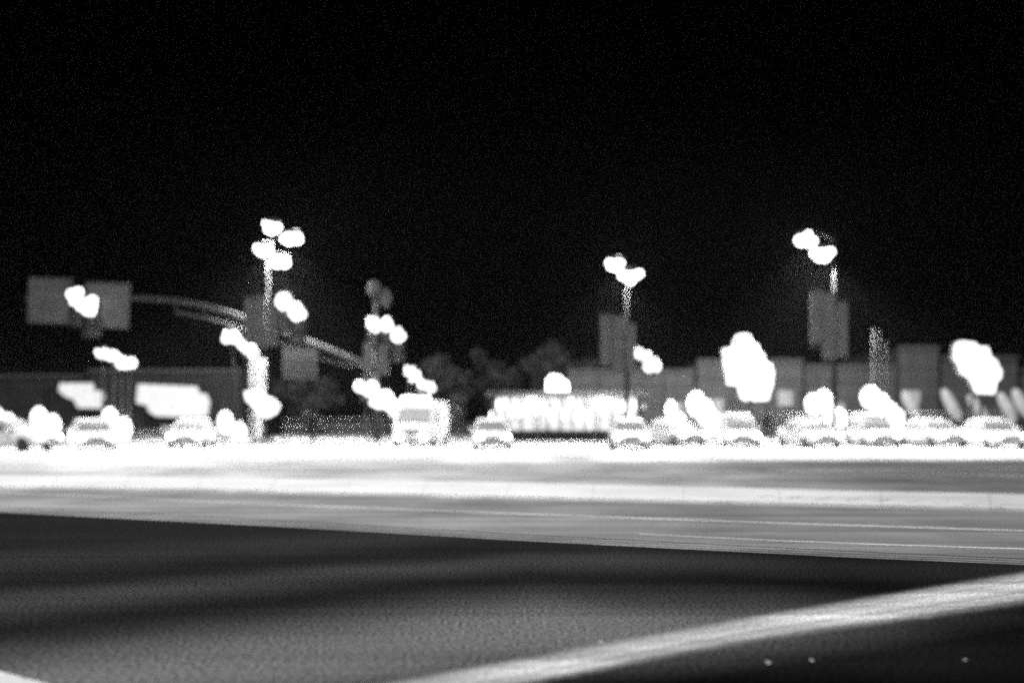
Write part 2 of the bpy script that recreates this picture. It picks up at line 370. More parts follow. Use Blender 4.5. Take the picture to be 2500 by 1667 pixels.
# ------------------------------------------------------------------ buildings
def shop(px0, px1, top, D, depth, label, group, m, windows=(), name='shop_building', trim=True):
    """a flat-roofed shop unit clad in precast panels; windows given in photograph pixels"""
    a, b = P(px0, 1020, D), P(px1, 1020, D); zt = P(0, top, D).z
    t = thing(name, label, 'building', (a.x, D, 0), 0, group)
    w = b.x - a.x
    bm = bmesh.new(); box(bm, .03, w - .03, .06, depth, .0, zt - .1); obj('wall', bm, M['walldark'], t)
    nx = max(1, round(w / 2.6)); zs = [.16, .16 + (zt - .16) * .45, .16 + (zt - .16) * .76, zt - .12]
    for i in range(nx):
        for z0, z1 in zip(zs, zs[1:]):
            x0, x1 = w * i / nx + .04, w * (i + 1) / nx - .04
            hit = [q for q in windows if P(q[0], 0, D).x - a.x < x1 and P(q[2], 0, D).x - a.x > x0 and P(0, q[3], D).z < z1 and P(0, q[1], D).z > z0]
            pr = random.uniform(0, .012)
            obj('panel', bbox(x0, x1, -.0 - pr, .055, z0 + .025, z1 - .015, bev=.012), m, t)
    if trim:
        obj('parapet', bbox(-.02, w + .02, -.12, .3, zt - .11, zt + .12, bev=.03), M['trim'], t)
    for q in windows:
        p, r = P(q[0], q[1], D), P(q[2], q[3], D)
        x0, x1, z1, z0 = p.x - a.x, r.x - a.x, p.z, r.z
        f = bmesh.new(); s = .09
        box(f, x0 - s, x0, -.10, .0, z0 - s, z1 + s); box(f, x1, x1 + s, -.10, .0, z0 - s, z1 + s)
        box(f, x0, x1, -.10, .0, z1, z1 + s); box(f, x0, x1, -.13, .0, z0 - s, z0)
        n = max(1, round((x1 - x0) / .8))
        fr = obj('window', f, M['frame'], t)
        for i in range(n):
            c0, c1 = x0 + (x1 - x0) * i / n + .025, x0 + (x1 - x0) * (i + 1) / n - .025
            obj('pane', bbox(c0, c1, -.045, -.02, z0 + .01, z1 - .01), M['window'], fr)
    return t
GR = 'shop units along the far pavement'
shop(1385, 1698, 905, 70, 12, 'low grey shop unit behind the lit pavilion, lowest of the row', GR, M['wall'], [(1632, 985, 1668, 1040)])
shop(1702, 1960, 880, 69.5, 12, 'grey shop unit behind the tall notched lit sign', GR, M['wall'], [(1700 + 12, 975, 1765, 1050), (1900, 955, 1935, 990)])
shop(1962, 2192, 893, 70, 12, 'grey shop unit behind the flagpoles', GR, M['wall'], [(1990, 985, 2060, 1045)])
shop(2195, 2292, 848, 69.3, 12, 'tallest narrow grey shop unit with flat top at right', GR, M['wall'], [(2205, 955, 2245, 985)])
shop(2295, 2485, 872, 69.8, 12, 'grey shop unit behind the leaning lit sign', GR, M['wall'])
shop(2488, 2760, 902, 70.2, 12, 'grey shop unit cut by the right picture edge', GR, M['wall'])
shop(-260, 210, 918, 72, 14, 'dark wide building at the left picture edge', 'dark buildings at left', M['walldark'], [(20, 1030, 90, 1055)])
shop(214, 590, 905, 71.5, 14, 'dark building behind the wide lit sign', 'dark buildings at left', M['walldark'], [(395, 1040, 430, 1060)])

# lit pavilion with hanging lamps
def pavilion():
    D = 58.0; a, b = P(1185, 0, D), P(1585, 0, D); w = b.x - a.x; zt = P(0, 955, D).z
    t = thing('cafe_pavilion', 'bright lit pavilion with rounded canopy and a row of hanging teardrop lamps', 'pavilion', (a.x, D, .12))
    zt -= .12
    bm = bmesh.new(); r = .9; out = []                       # canopy with rounded ends (plan) and soft edge
    for k in range(13): an = math.pi / 2 + math.pi * k / 12; out.append((r + r * math.cos(an), 1.2 + 1.2 * math.sin(an)))
    for k in range(13): an = -math.pi / 2 + math.pi * k / 12; out.append((w - r + r * math.cos(an), 1.2 + 1.2 * math.sin(an)))
    lo = [bm.verts.new((x, y - .3, zt - .28)) for x, y in out]; hi = [bm.verts.new((x * .99 + .05, (y - 1.2) * .94 + .9, zt)) for x, y in out]
    n = len(out); bm.faces.new(hi); bm.faces.new(lo)
    for k in range(n): bm.faces.new((lo[k], lo[(k + 1) % n], hi[(k + 1) % n], hi[k]))
    bmesh.ops.recalc_face_normals(bm, faces=bm.faces[:])
    obj('canopy', bm, M['trim'], t)
    obj('back_wall', bbox(.5, w - .5, 2.6, 4.6, 0, zt - .3), M['wall'], t)
    obj('base_wall', bbox(.5, w - .5, .9, 1.05, 0, .62, bev=.02), M['walldark'], t)
    npn = 11
    for k in range(npn):
        x0 = .6 + (w - 1.2) * k / npn; x1 = .6 + (w - 1.2) * (k + 1) / npn
        g_ = obj('window', bbox(x0 + .07, x1 - .07, .98, 1.02, .64, zt - .32), M['cafe'], t)
        obj('frame', bbox(x0 - .05, x0 + .05, .92, 1.06, .622, zt - .3), M['frame'], g_)
    for x in (.45, w * .33, w * .66, w - .45):
        obj('post', btube([(x, .1, 0), (x, .1, zt - .27)], .06), M['pole'], t)
    random.seed(11)
    for k in range(24):
        x = .4 + (w - .8) * k / 23 + random.uniform(-.08, .08); y = random.uniform(.15, .7); L = random.uniform(.35, 1.25); q = random.uniform(.10, .17)
        bm = bmesh.new(); lathe(bm, [(.02, .0), (q * .5, -.08), (q, -.26), (q * .95, -.42), (q * .5, -.55), (.02, -.62)], (x, y, zt - .3 - L + .35), 10)
        l = obj('pendant_lamp', bm, M['pendant'], t, True)
        obj('cord', btube([(x, y, zt - .28), (x, y, zt - .3 - L + .35)], .012, 5), M['black_plastic'], l)
    sgn = P(1340, 930, D); sx = sgn.x - a.x
    bm = bmesh.new(); prism(bm, [(-.55, 0), (.8, 0), (.75, .55), (.45, .75), (.2, .95), (-.25, 1.0), (-.5, .7)], .25)
    obj('roof_sign', bm, M['pendant'], t, loc=(sx + .4, .4, zt + .01))
    lamp('ceiling_light', 'POINT', 260, (w * .3, .4, zt - .6), t, .2); lamp('ceiling_light', 'POINT', 260, (w * .72, .4, zt - .6), t, .2)
pavilion()

# ------------------------------------------------------------------ lit signs
def poly_sign(name, label, outline, D, depth, m, pole=None, group=None):
    """thick illuminated cabinet with the outline (photograph pixels) at its real distance, on a post or on a wall"""
    cx = sum(p[0] for p in outline) / len(outline)
    base = P(cx, 0, D); pts = [(P(x, y, D).x - base.x, P(x, y, D).z) for x, y in outline]
    t = thing(name, label, 'sign', (base.x, D, 0), 0, group)
    bm = bmesh.new(); prism(bm, pts, depth); obj('cabinet', bm, M['frame'], t, loc=(0, .03, 0))
    zc = sum(p[1] for p in pts) / len(pts); xc = sum(p[0] for p in pts) / len(pts)
    bm = bmesh.new(); prism(bm, [((x - xc) * .985 + xc, (z - zc) * .985 + zc) for x, z in pts], .05); obj('lit_face', bm, m, t, loc=(0, -.03, 0))
    if pole:
        zb = min(p[1] for p in pts)
        for x in pole: obj('post', btube([(x, .2, .0), (x, .2, zb + .3)], .09), M['pole'], t)
        obj('footing', bbox(-.5, .5, -.2, .6, -.02, .35, bev=.04), M['kerb'], t)
    return t
poly_sign('lit_sign', 'small stepped lit box sign on the dark left building', [(145, 935), (228, 935), (230, 953), (252, 955), (256, 968), (248, 997), (190, 996), (180, 976), (160, 968), (143, 955)], 70.6, .3, M['sign'], group='box signs on the left buildings')
poly_sign('lit_sign', 'wide stepped lit box sign, largest on the left building', [(335, 937), (482, 943), (486, 958), (505, 962), (513, 982), (508, 1014), (480, 1020), (380, 1016), (362, 1004), (358, 990), (331, 983)], 70.6, .35, M['sign'], group='box signs on the left buildings')
poly_sign('lit_sign', 'rounded lit sign in front of the light-wrapped post', [(596, 955), (640, 950), (652, 968), (668, 972), (684, 990), (676, 1008), (654, 1020), (632, 1010), (618, 992), (600, 976)], 56.0, .3, M['bigsign'], pole=(0,))
poly_sign('totem_sign', 'tall white lit sign with notched outline on a post before the grey shops',
          [(1798, 818), (1816, 813), (1833, 818), (1836, 832), (1852, 842), (1856, 858), (1866, 864), (1870, 884), (1884, 888), (1890, 910), (1886, 944), (1880, 960), (1876, 978), (1838, 979), (1831, 968), (1826, 979), (1812, 976), (1804, 958), (1802, 942), (1776, 938), (1770, 900), (1766, 886), (1768, 866), (1762, 858), (1766, 850), (1784, 850), (1790, 836)], 57, .45, M['bigsign'], pole=(-.25, .25))
poly_sign('totem_sign', 'white lit sign leaning down to the right near the right picture edge',
          [(2335, 836), (2348, 832), (2380, 836), (2390, 846), (2412, 846), (2420, 872), (2434, 880), (2438, 894), (2446, 904), (2444, 925), (2434, 930), (2428, 962), (2382, 960), (2376, 942), (2364, 920), (2346, 912), (2340, 890), (2328, 874), (2330, 850)], 57, .45, M['bigsign'], pole=(-.25, .25))

def lumpy(bm, c, rx, rz, n=6):
    """added lobes that shape the ragged outline of a smeared, glaring lamp"""
    for k in range(n):
        a = k * 2.4 + random.uniform(-.5, .5); q = random.uniform(.3, .85); s = random.uniform(.3, .55)
        ball(bm, (c[0] + rx * q * math.cos(a), c[1] + random.uniform(-.2, .2) * rx, c[2] + rz * q * math.sin(a)), rx * s, rx * s, min(rx, rz) * s * 1.1, 10, 7)
# ------------------------------------------------------------------ tall street lamps
def street_lamp(px, D, heads, label, power):  # extra heads are added copies of one lamp's camera-shake ghost
    b = P(px, 0, D); t = thing('street_lamp', label, 'street lamp', (b.x, D, .0), 0, 'tall lamps of the junction')
    top = max(P(0, y, D).z for x, y in heads) + .15
    obj('pole', btube([(0, 0, 0), (0, 0, top * .5), (0, 0, top)], [.14, .11, .07], 12), M['lamp_pole'], t, True)
    obj('base_plate', bbox(-.28, .28, -.28, .28, -.02, .18, bev=.03), M['kerb'], t)
    for x, y in heads:
        p = P(x, y, D) - Vector((b.x, D, 0)); p.y = random.uniform(-.25, .25); s = 1 if p.x > 0 else -1
        arm = obj('arm', btube([(0, 0, p.z - .25), (p.x * .3, p.y * .3, p.z + .12), (p.x * .6, p.y * .7, p.z + .28), (p.x, p.y, p.z + .26)], .04, 8), M['pole'], t, True)
        bm = bmesh.new(); ball(bm, (p.x, p.y, p.z + .2), .52, .3, .16); h = obj('lamp_head', bm, M['housing'], t, True)
        bm = bmesh.new(); lumpy(bm, (p.x, p.y, p.z - .1), SZ(24, D), SZ(17, D), 8); obj('lens', bm, M['lamp'], h, True)
        lamp('bulb', 'POINT', power * .55, (p.x, p.y + .95, p.z - .1), h, .15); lamp('throw', 'SPOT', power * 3.8, (p.x, p.y - .05, p.z - .6), h, .16, aim=(0, -.2, -1), spot=R(116), blend=.5)
    return t
street_lamp(655, 56.6, [(668, 553), (716, 578), (648, 605), (684, 632)], 'tall lamp with four bright heads, ghost copies included, above the curved arm', 3600)
street_lamp(1530, 56.6, [(1506, 640), (1540, 668)], 'tall lamp with a bright head and its added ghost above the pavilion', 4200)
street_lamp(2037, 56.6, [(1968, 580), (2012, 615)], 'tall lamp with a head and its added ghost at right, brightest glow against the black sky', 5200)

# ------------------------------------------------------------------ post lamps, globes added as camera-shake ghosts
def post_lamp(px, D, globes, label, rad=18, power=300, bend=0.0, m='globe'):
    b = P(px, 0, D); t = thing('post_lamp', label, 'lamp', (b.x, D, .0), 0, 'post lamps with ghost-doubled globes')
    for i, (x, y) in enumerate(globes):
        p = P(x, y, D) - Vector((b.x, D, 0)); p.y = i * .15; r = SZ(rad, D)
        obj('post', btube([(p.x + bend, p.y, 0), (p.x + bend * .8, p.y, p.z * .45), (p.x + bend * .2, p.y, p.z * .8), (p.x, p.y, p.z - r)], [.06, .05, .045, .05], 8), M['pole'], t, True)
        bm = bmesh.new(); lathe(bm, [(r * .5, -r * 1.25), (r * .62, -r * 1.0), (r * .5, -r * .8)], p, 12); obj('collar', bm, M['darkmetal'], t, True)
        bm = bmesh.new(); lumpy(bm, p, r * 1.05, r * 1.05, 6); gl = obj('globe', bm, M[m], t, True)
        bm = bmesh.new(); lathe(bm, [(r * .45, r * .86), (r * .3, r * 1.08), (r * .05, r * 1.25)], p, 10); obj('finial', bm, M['darkmetal'], gl, True)
        lamp('bulb', 'POINT', power * 1.0, (p.x, p.y + r * 1.4 + .1, p.z), gl, .08)
    obj('base_plate', bbox(SZ(-32, D) + bend * .0, SZ(32, D), -.2, .45, -.02, .14, bev=.02), M['kerb'], t)
    return t
post_lamp(278, 57, [(250, 862), (275, 868), (292, 886), (308, 884)], 'post lamp with four close globes, ghost copies included, above the left buildings', 15, 160)
post_lamp(580, 56.5, [(566, 822), (598, 845)], 'post lamp with a round globe and its added ghost on bent stems beside the light-wrapped post', 19, 260, .35)
post_lamp(910, 57, [(895, 947), (928, 976)], 'low glaring post lamp with a large globe and its added ghost left of the white van', 26, 900)
post_lamp(1020, 57.5, [(998, 906), (1014, 918), (1030, 936), (1046, 944)], 'post lamp with four small globes, ghost copies included, above the white van', 13, 140)
post_lamp(1582, 57.2, [(1556, 862), (1570, 872), (1584, 896), (1598, 890)], 'post lamp with four globes, ghost copies included, right of the pavilion', 15, 260)

def lantern(px, D, spots, label, w=19, h=30, power=90):  # paired spots add the camera-shake ghost of one lantern
    b = P(px, 0, D); t = thing('low_lantern', label, 'lantern', (b.x, D, .0), 0, 'low pavement lanterns')
    for i, (x, y) in enumerate(spots):
        p = P(x, y, D) - Vector((b.x, D, 0)); p.y = i * .12; rw, rh = SZ(w, D), SZ(h, D)
        obj('post', btube([(p.x, p.y, 0), (p.x, p.y, p.z - rh)], .05, 8), M['darkmetal'], t)
        bm = bmesh.new(); lathe(bm, [(rw * .45, -rh), (rw * .8, -rh * .6), (rw, 0), (rw * .8, rh * .5), (rw * .35, rh * .85), (rw * .1, rh)], p, 12); gl = obj('glass', bm, M['lantern'], t, True)
        bm = bmesh.new(); lathe(bm, [(rw * .28, rh * .9), (rw * .1, rh * 1.15), (.01, rh * 1.5)], p, 8); obj('spike', bm, M['darkmetal'], gl, True)
        lamp('bulb', 'POINT', power, (p.x, p.y + rw + .12, p.z), gl, .08)
    return t
lantern(5, 56.3, [(-8, 1022), (18, 1036)], 'low lantern with added ghost twin cut by the left picture edge')
lantern(110, 56.3, [(95, 1020), (126, 1038)], 'low lantern with added ghost twin left of the stepped box sign')
lantern(285, 56.3, [(268, 1022), (300, 1046)], 'low lantern with added ghost twin between the two box signs')
lantern(568, 57.3, [(550, 1030), (582, 1056)], 'low lantern with added ghost twin left of the light-wrapped post')
lantern(970, 58, [(946, 980), (968, 1000), (996, 985)], 'added lantern cluster imitating the halo between the glaring post lamp and the white van', 18, 24, 90)  # lanterns added in place of a lamp halo
lantern(1995, 57.5, [(1985, 985), (2012, 975), (2030, 1005), (2052, 1020)], 'pale lantern cluster left of the flagpoles', 20, 26, 160)
lantern(2155, 56.3, [(2125, 968), (2150, 985), (2172, 1005), (2190, 1020)], 'bright lantern cluster at the foot of the flagpoles', 24, 28, 240)
lantern(1725, 60, [(1700, 985), (1722, 1005), (1740, 1030)], 'hazy lantern cluster left of the notched sign', 22, 32, 200)
lantern(1650, 60, [(1638, 1000), (1662, 1030)], 'small lantern with added ghost twin right of the pavilion', 13, 24, 90)

# slanting glow tubes added to imitate diagonal light streaks
for (x0, y0, x1, y1, lab) in ((2206, 955, 2240, 1018, 'added tube imitating a light streak on the tall narrow shop'), (2302, 950, 2342, 1026, 'added tube imitating a light streak left of the leaning sign'),
                              (2365, 965, 2412, 1034, 'added tube imitating a light streak under the leaning sign'), (2440, 960, 2478, 1030, 'added tube imitating a light streak right of the leaning sign'),
                              (2476, 950, 2508, 1016, 'added tube imitating a light streak at the right picture edge')):
    D = 66.0; a, b = P(x0, y0, D), P(x1, y1, D); t = thing('streak_tube', lab, 'light tube', (b.x, D, .12), 0, 'added light-streak tubes')
    o = b.copy(); o.z = .12
    bm = bmesh.new(); n = 7; tube(bm, [(a - o).lerp(b - o, k / (n - 1)) for k in range(n)], [.16, .3, .36, .37, .36, .3, .16], 12)
    obj('tube', bm, M['streak_glow'], t, True)
    obj('post', btube([(0, .25, 0), (0, .25, b.z - .2)], .05, 8), M['darkmetal'], t)
    obj('bracket', btube([(0, .25, b.z - .2), ((a - o) * .5)[:]], .04, 6), M['darkmetal'], t)

# ------------------------------------------------------------------ flagpoles
for x, y, lab in ((2131, 806, 'tallest bare flagpole, left of three'), (2147, 812, 'middle bare flagpole of three'), (2163, 836, 'shortest bare flagpole, right of three')):
    D = 57.0; b = P(x, y, D); t = thing('flagpole', lab + ' by the lantern cluster', 'flagpole', (b.x, D, .12), 0, 'bare flagpoles')
    obj('pole', btube([(0, 0, 0), (0, 0, b.z - .12)], [.07, .05], 10), M['trim'], t, True); obj('finial', bball((0, 0, b.z - .08), .08, u=10, v=6), M['trim'], t, True)
    obj('base_plate', bbox(-.16, .16, -.16, .16, -.01, .1, bev=.02), M['kerb'], t)

# ------------------------------------------------------------------ signal mast, signals and overhead signs
MD = 57.6
mb = P(918, 0, MD)
mast = thing('signal_mast', 'steel signal pole with long curved arm reaching left over the junction', 'signal mast', (mb.x, MD, 0))
obj('pole', btube([(0, 0, 0), (0, 0, 3.7), (0, 0, P(0, 715, MD).z)], [.24, .2, .12], 12), M['pole'], mast, True)
obj('base_plate', bbox(-.3, .3, -.3, .3, -.02, .16, bev=.03), M['kerb'], mast)
obj('top_camera', bball((-.12, 0, P(0, 705, MD).z), .4, .3, .5), M['housing'], mast, True)
obj('top_camera', bball((.55, 0, P(0, 728, MD).z), .34, .3, .6), M['housing'], mast, True)
arm = [(918, 900), (860, 878), (800, 852), (720, 822), (640, 793), (570, 766), (500, 747), (430, 735), (350, 728), (250, 726), (60, 728)]
pts = [P(x, y, MD) - Vector((mb.x, MD, 0)) for x, y in arm]
obj('arm', btube(pts, [.23, .22, .21, .20, .19, .17, .16, .14, .13, .11, .09], 10), M['arm'], mast, True)
pts2 = [p + Vector((0, 0, -.66 if i > 1 else -.4)) for i, p in enumerate(pts)]
obj('brace', btube(pts2[1:8], .07, 8), M['pole'], mast, True)
for i in (3, 4, 5, 6, 7): obj('strut', btube([pts[i], pts2[i]], .03, 6), M['pole'], mast)

def plate_sign(x0, y0, x1, y1, D, m, label, tilt=0.0, name='overhead_sign'):
    a, b = P(x0, y0, D), P(x1, y1, D); w, h = b.x - a.x, a.z - b.z
    t = thing(name, label, 'sign', (a.x, D, b.z), 0, 'dim sign plates over the junction')
    obj('plate', bbox(0, w, 0, .03, 0, h, bev=.008), m, t)
    fr = bmesh.new(); s = .05
    box(fr, -.0, w, -.02, -.004, 0, s); box(fr, 0, w, -.02, -.004, h - s, h); box(fr, 0, s, -.02, -.004, s, h - s); box(fr, w - s, w, -.02, -.004, s, h - s)
    obj('border', fr, M['trim'], t)
    for x in (.25 * w, .75 * w): obj('bracket', bbox(x - .04, x + .04, .031, .14, h * .2, h * .9), M['pole'], t)
    t.rotation_euler.y = tilt
    return t
plate_sign(66, 676, 174, 788, 57.3, M['signface'], 'grey square overhead sign at the far left end of the arm', R(2))
plate_sign(206, 688, 314, 800, 57.3, M['signface'], 'grey square overhead sign right of the lit signal on the arm', R(2))
plate_sign(690, 846, 775, 925, 57.35, M['signdark'], 'dim dark sign plate under the arm right of the tall lamp')

def signal(lights, D, label, rad=15, cols=None, power=120, back=True):
    """a signal head, extra staggered columns added as its shake ghosts; lights = lit lenses in photograph pixels, one per column"""
    c = P(sum(l[0] for l in lights) / len(lights), sum(l[1] for l in lights) / len(lights), D)
    t = thing('traffic_signal', label, 'traffic signal', c, 0, 'traffic signals of the junction')
    r = SZ(rad, D)
    for x, y in lights:
        p = P(x, y, D) - c
        for k in range(3):
            z = p.z - (k - 0) * r * 2.15
            if k and len(lights) > 1 and False: continue
        h = obj('housing', bbox(p.x - r * 1.12, p.x + r * 1.12, .0, r * 1.1, p.z - r * 4.3, p.z + r * 1.15, bev=r * .2), M['darkmetal'], t)
        for k in range(2 + 1):
            z = p.z - k * r * 1.62 if k else p.z
            if k == 0:
                bm = bmesh.new(); ball(bm, (p.x, -.02, z), r * .95, r * .4, r * .95); lumpy(bm, (p.x, -.05 - r * .5, z), r * 1.15, r * 1.15, 6); obj('lens', bm, M['signal'], t, True)
            else:
                bm = bmesh.new(); ball(bm, (p.x, -.0, z - r * .12), r * .7, r * .25, r * .7, 12, 8); obj('lens', bm, M['lens_off'], t, True)
        bm = bmesh.new(); n = 10                          # visor over the lit lens
        for k in range(n + 1):
            an = math.pi * (k / n) * 1.1 - .05 * math.pi
            for y0, q in ((.0, 1.02), (-r * 1.0, 1.02)): bm.verts.new((p.x + r * q * math.cos(an), y0, p.z + r * q * math.sin(an)))
        bm.verts.ensure_lookup_table()
        for k in range(n): bm.faces.new((bm.verts[2 * k], bm.verts[2 * k + 1], bm.verts[2 * k + 3], bm.verts[2 * k + 2]))
        vo = obj('visor', bm, M['darkmetal'], t, True); so = vo.modifiers.new('solid', 'SOLIDIFY'); so.thickness = .02
    return t
signal([(186, 722), (218, 746)], 57.0, 'traffic signal with added ghost column glowing between the grey overhead signs', 18)
signal([(694, 732), (724, 760)], 56.3, 'traffic signal with added ghost column right of the tall four-headed lamp pole', 18)
signal([(912, 790), (944, 794), (970, 820)], 57.0, 'traffic signal with added ghost columns on the signal mast pole', 15)

def signal_back(cols, D, label):
    x0 = cols[0][0]; b = P(x0, 0, D); zb = min(P(0, c[3], D).z for c in cols)
    t = thing('traffic_signal', label, 'traffic signal', (b.x, D, zb), 0, 'traffic signals of the junction')
    for i, (xa, ya, xb, yb) in enumerate(cols):
        a, e = P(xa, ya, D), P(xb, yb, D); w = e.x - a.x; h = a.z - e.z; y = -.1 * i
        hs = obj('housing', bbox(a.x - b.x + .01, e.x - b.x - .01, y, y + .3, e.z - zb, a.z - zb, bev=.05), M['signface'], t)
        for k in range(3):
            obj('back_door', bbox(a.x - b.x + w * .12, e.x - b.x - w * .12, y - .03, y - .004, e.z - zb + h * (k + .08) / 3, e.z - zb + h * (k + .92) / 3, bev=.01), M['housing'], hs)
        obj('cap', bbox(a.x - b.x - .01, e.x - b.x + .01, y - .02, y + .32, a.z - zb, a.z - zb + .05, bev=.01), M['trim'], hs)
    obj('bracket', bbox(.1, P(cols[-1][2], 0, D).x - b.x - .1, .32, .44, .7, .8), M['pole'], t)
    return t
signal_back([(1466, 767, 1494, 892), (1495, 772, 1526, 912), (1528, 790, 1552, 905)], 56.0, 'grey triple signal head seen from behind on the lamp pole above the pavilion')
signal_back([(1980, 708, 2008, 838), (2009, 714, 2040, 878), (2042, 738, 2068, 872)], 56.0, 'grey triple signal head seen from behind on the right-hand lamp pole')
signal_back([(596, 726, 622, 840), (623, 722, 650, 850), (652, 740, 676, 845)], 56.0, 'grey triple signal head on the four-headed lamp pole behind the curved arm')
signal_back([(888, 836, 910, 910), (926, 840, 948, 915)], 56.9, 'dim signal head seen from behind, low on the signal mast pole')

# ------------------------------------------------------------------ post wrapped in string lights
D = 57.2; b = P(632, 0, D)
t = thing('wrapped_post', 'thick post wrapped from top to foot in strings of small lights', 'post', (b.x, D, 0))
zt = P(0, 855, D).z
obj('post', btube([(-.26, 0, 0), (-.26, 0, zt)], [.24, .2], 12), M['signface'], t, True)
obj('post', btube([(.28, 0, 0), (.28, 0, zt - .5)], [.22, .18], 12), M['signface'], t, True)
bm = bmesh.new(); cbm = bmesh.new()
for cx, r, z1 in ((-.26, .25, zt), (.28, .23, zt - .5)):
    n = int(z1 / .016); pp = []
    for k in range(n):
        an = k * .55; z = .1 + (z1 - .1) * k / n; p = (cx + r * math.cos(an), r * math.sin(an), z)
        if k % 2 == 0: bmesh.ops.create_icosphere(bm, subdivisions=1, radius=.03, matrix=Matrix.Translation((p[0] + random.uniform(-.02, .02), p[1], p[2] + random.uniform(-.02, .02))))
        pp.append(p)
    tube(cbm, pp, .008, 4)
tag(obj('string_lights', bm, M['bulbs'], t), kind='stuff'); obj('cable', cbm, M['black_plastic'], t)

# ------------------------------------------------------------------ trees and shrubs
def foliage(bm, c, rx, ry, rz, n, size, clumps=14):
    cs = []
    for _ in range(clumps):
        while True:
            u = Vector((random.uniform(-1, 1), random.uniform(-1, 1), random.uniform(-1, 1)))
            if u.length < 1: break
        cs.append((Vector((u.x * rx, u.y * ry, u.z * rz)) * random.uniform(.6, 1.05), random.uniform(.12, .36)))
    for _ in range(n):
        q, s = random.choice(cs); d = Vector((random.gauss(0, 1), random.gauss(0, 1), random.gauss(0, 1))).normalized() * s * random.random() ** .4
        p = Vector(c) + q + Vector((d.x * rx, d.y * ry, d.z * rz))
        a = Vector((random.uniform(-1, 1), random.uniform(-1, 1), random.uniform(-1, 1))).normalized(); e = a.cross(Vector((random.uniform(-1, 1), random.uniform(-1, 1), random.uniform(-1, 1)))).normalized()
        s1 = size * random.uniform(.6, 1.3)
        bm.faces.new([bm.verts.new(p + a * s1), bm.verts.new(p + e * s1 * .45), bm.verts.new(p - a * s1), bm.verts.new(p - e * s1 * .45)])
def tree(px, D, top, width, label, n=5200, group='trees behind the junction'):
    b = P(px, 0, D); H = P(0, top, D).z; w = SZ(width, D) / 2
    t = thing('tree', label, 'tree', (b.x, D, 0), random.uniform(0, 6), group)
    bm = bmesh.new(); tube(bm, [(0, 0, -.05), (.08, .05, H * .25), (0, .1, H * .55), (.1, 0, H * .8)], [.26, .19, .12, .05], 8)
    for k in range(6):
        a = k * 1.05 + random.random(); z = H * (.3 + .06 * k); l = w * random.uniform(.5, .8)
        tube(bm, [(0, .05, z), (l * .5 * math.cos(a), l * .5 * math.sin(a), z + H * .1), (l * math.cos(a), l * math.sin(a), z + H * .22)], [.09, .06, .025], 6)
    obj('trunk', bm, M['bark'], t, True)
    bm = bmesh.new(); foliage(bm, (0, 0, H * .64), w, w, H * .36, n, .2, 34); obj('crown', bm, M['leaf'], t)
    return t
tree(1085, 78, 862, 150, 'dim feathery tree right of the white van')
tree(1210, 84, 845, 150, 'dark tree behind the left end of the pavilion')
tree(1350, 82, 826, 190, 'broad dark tree rising behind the middle of the pavilion', 6500)
tree(760, 80, 905, 180, 'dark tree behind the guard rail under the dim sign plate')
def shrub(px, D, top, width, label, n=1500):
    b = P(px, 0, D); H = P(0, top, D).z - .12; w = SZ(width, D) / 2
    t = thing('shrub', label, 'shrub', (b.x, D, .12), 0, 'shrubs along the far pavement')
    bm = bmesh.new()
    for k in range(7):
        a = k * .9; tube(bm, [(0, 0, -.04), (w * .3 * math.cos(a), .3 * math.sin(a), H * .45), (w * .6 * math.cos(a), .5 * math.sin(a), H * .85)], [.03, .02, .01], 5)
    obj('stems', bm, M['bark'], t)
    bm = bmesh.new(); foliage(bm, (0, 0, H * .55), w, min(w, .8), H * .45, n, .10, 12); obj('foliage', bm, M['leaf'], t)
shrub(765, 57, 1005, 90, 'spiky lit shrub on the pavement left of the guard rail')
shrub(1800, 58.2, 985, 80, 'dark shrub under the left side of the notched lit sign')
shrub(1885, 58.2, 990, 90, 'dark shrub under the right side of the notched lit sign')
shrub(2330, 57, 1015, 120, 'dark shrub below the slanting streak tubes')
shrub(1120, 60, 985, 60, 'thin dark shrub between van and pavilion')
shrub(340, 62, 1045, 60, 'small dark shrub beneath the wide lit sign')

# ------------------------------------------------------------------ guard rails
def rail(px0, px1, D, rows, label):
    a, b = P(px0, 0, D), P(px1, 0, D); w = b.x - a.x
    t = thing('guard_rail', label, 'railing', (a.x, D, .12), 0, 'thin metal railings')
    zs = [P(0, y, D).z - .12 for y in rows]
    for z in zs: obj('rail', btube([(0, 0, z - .02), (w, 0, z + .05)], .022, 6), M['cable'], t)
    n = max(2, round(w / 1.6))
    for k in range(n + 1): obj('post', btube([(w * k / n, .035, 0), (w * k / n, .035, max(zs) + .06)], .026, 6), M['pole'], t)
rail(690, 968, 58.5, (1022, 1040, 1058), 'thin three-bar railing left of the white van')
rail(1905, 2480, 59.0, (1008, 1034, 1056), 'long thin railing before the right-hand shops')
rail(120, 400, 59.0, (1052, 1066), 'low two-bar railing before the left buildings')

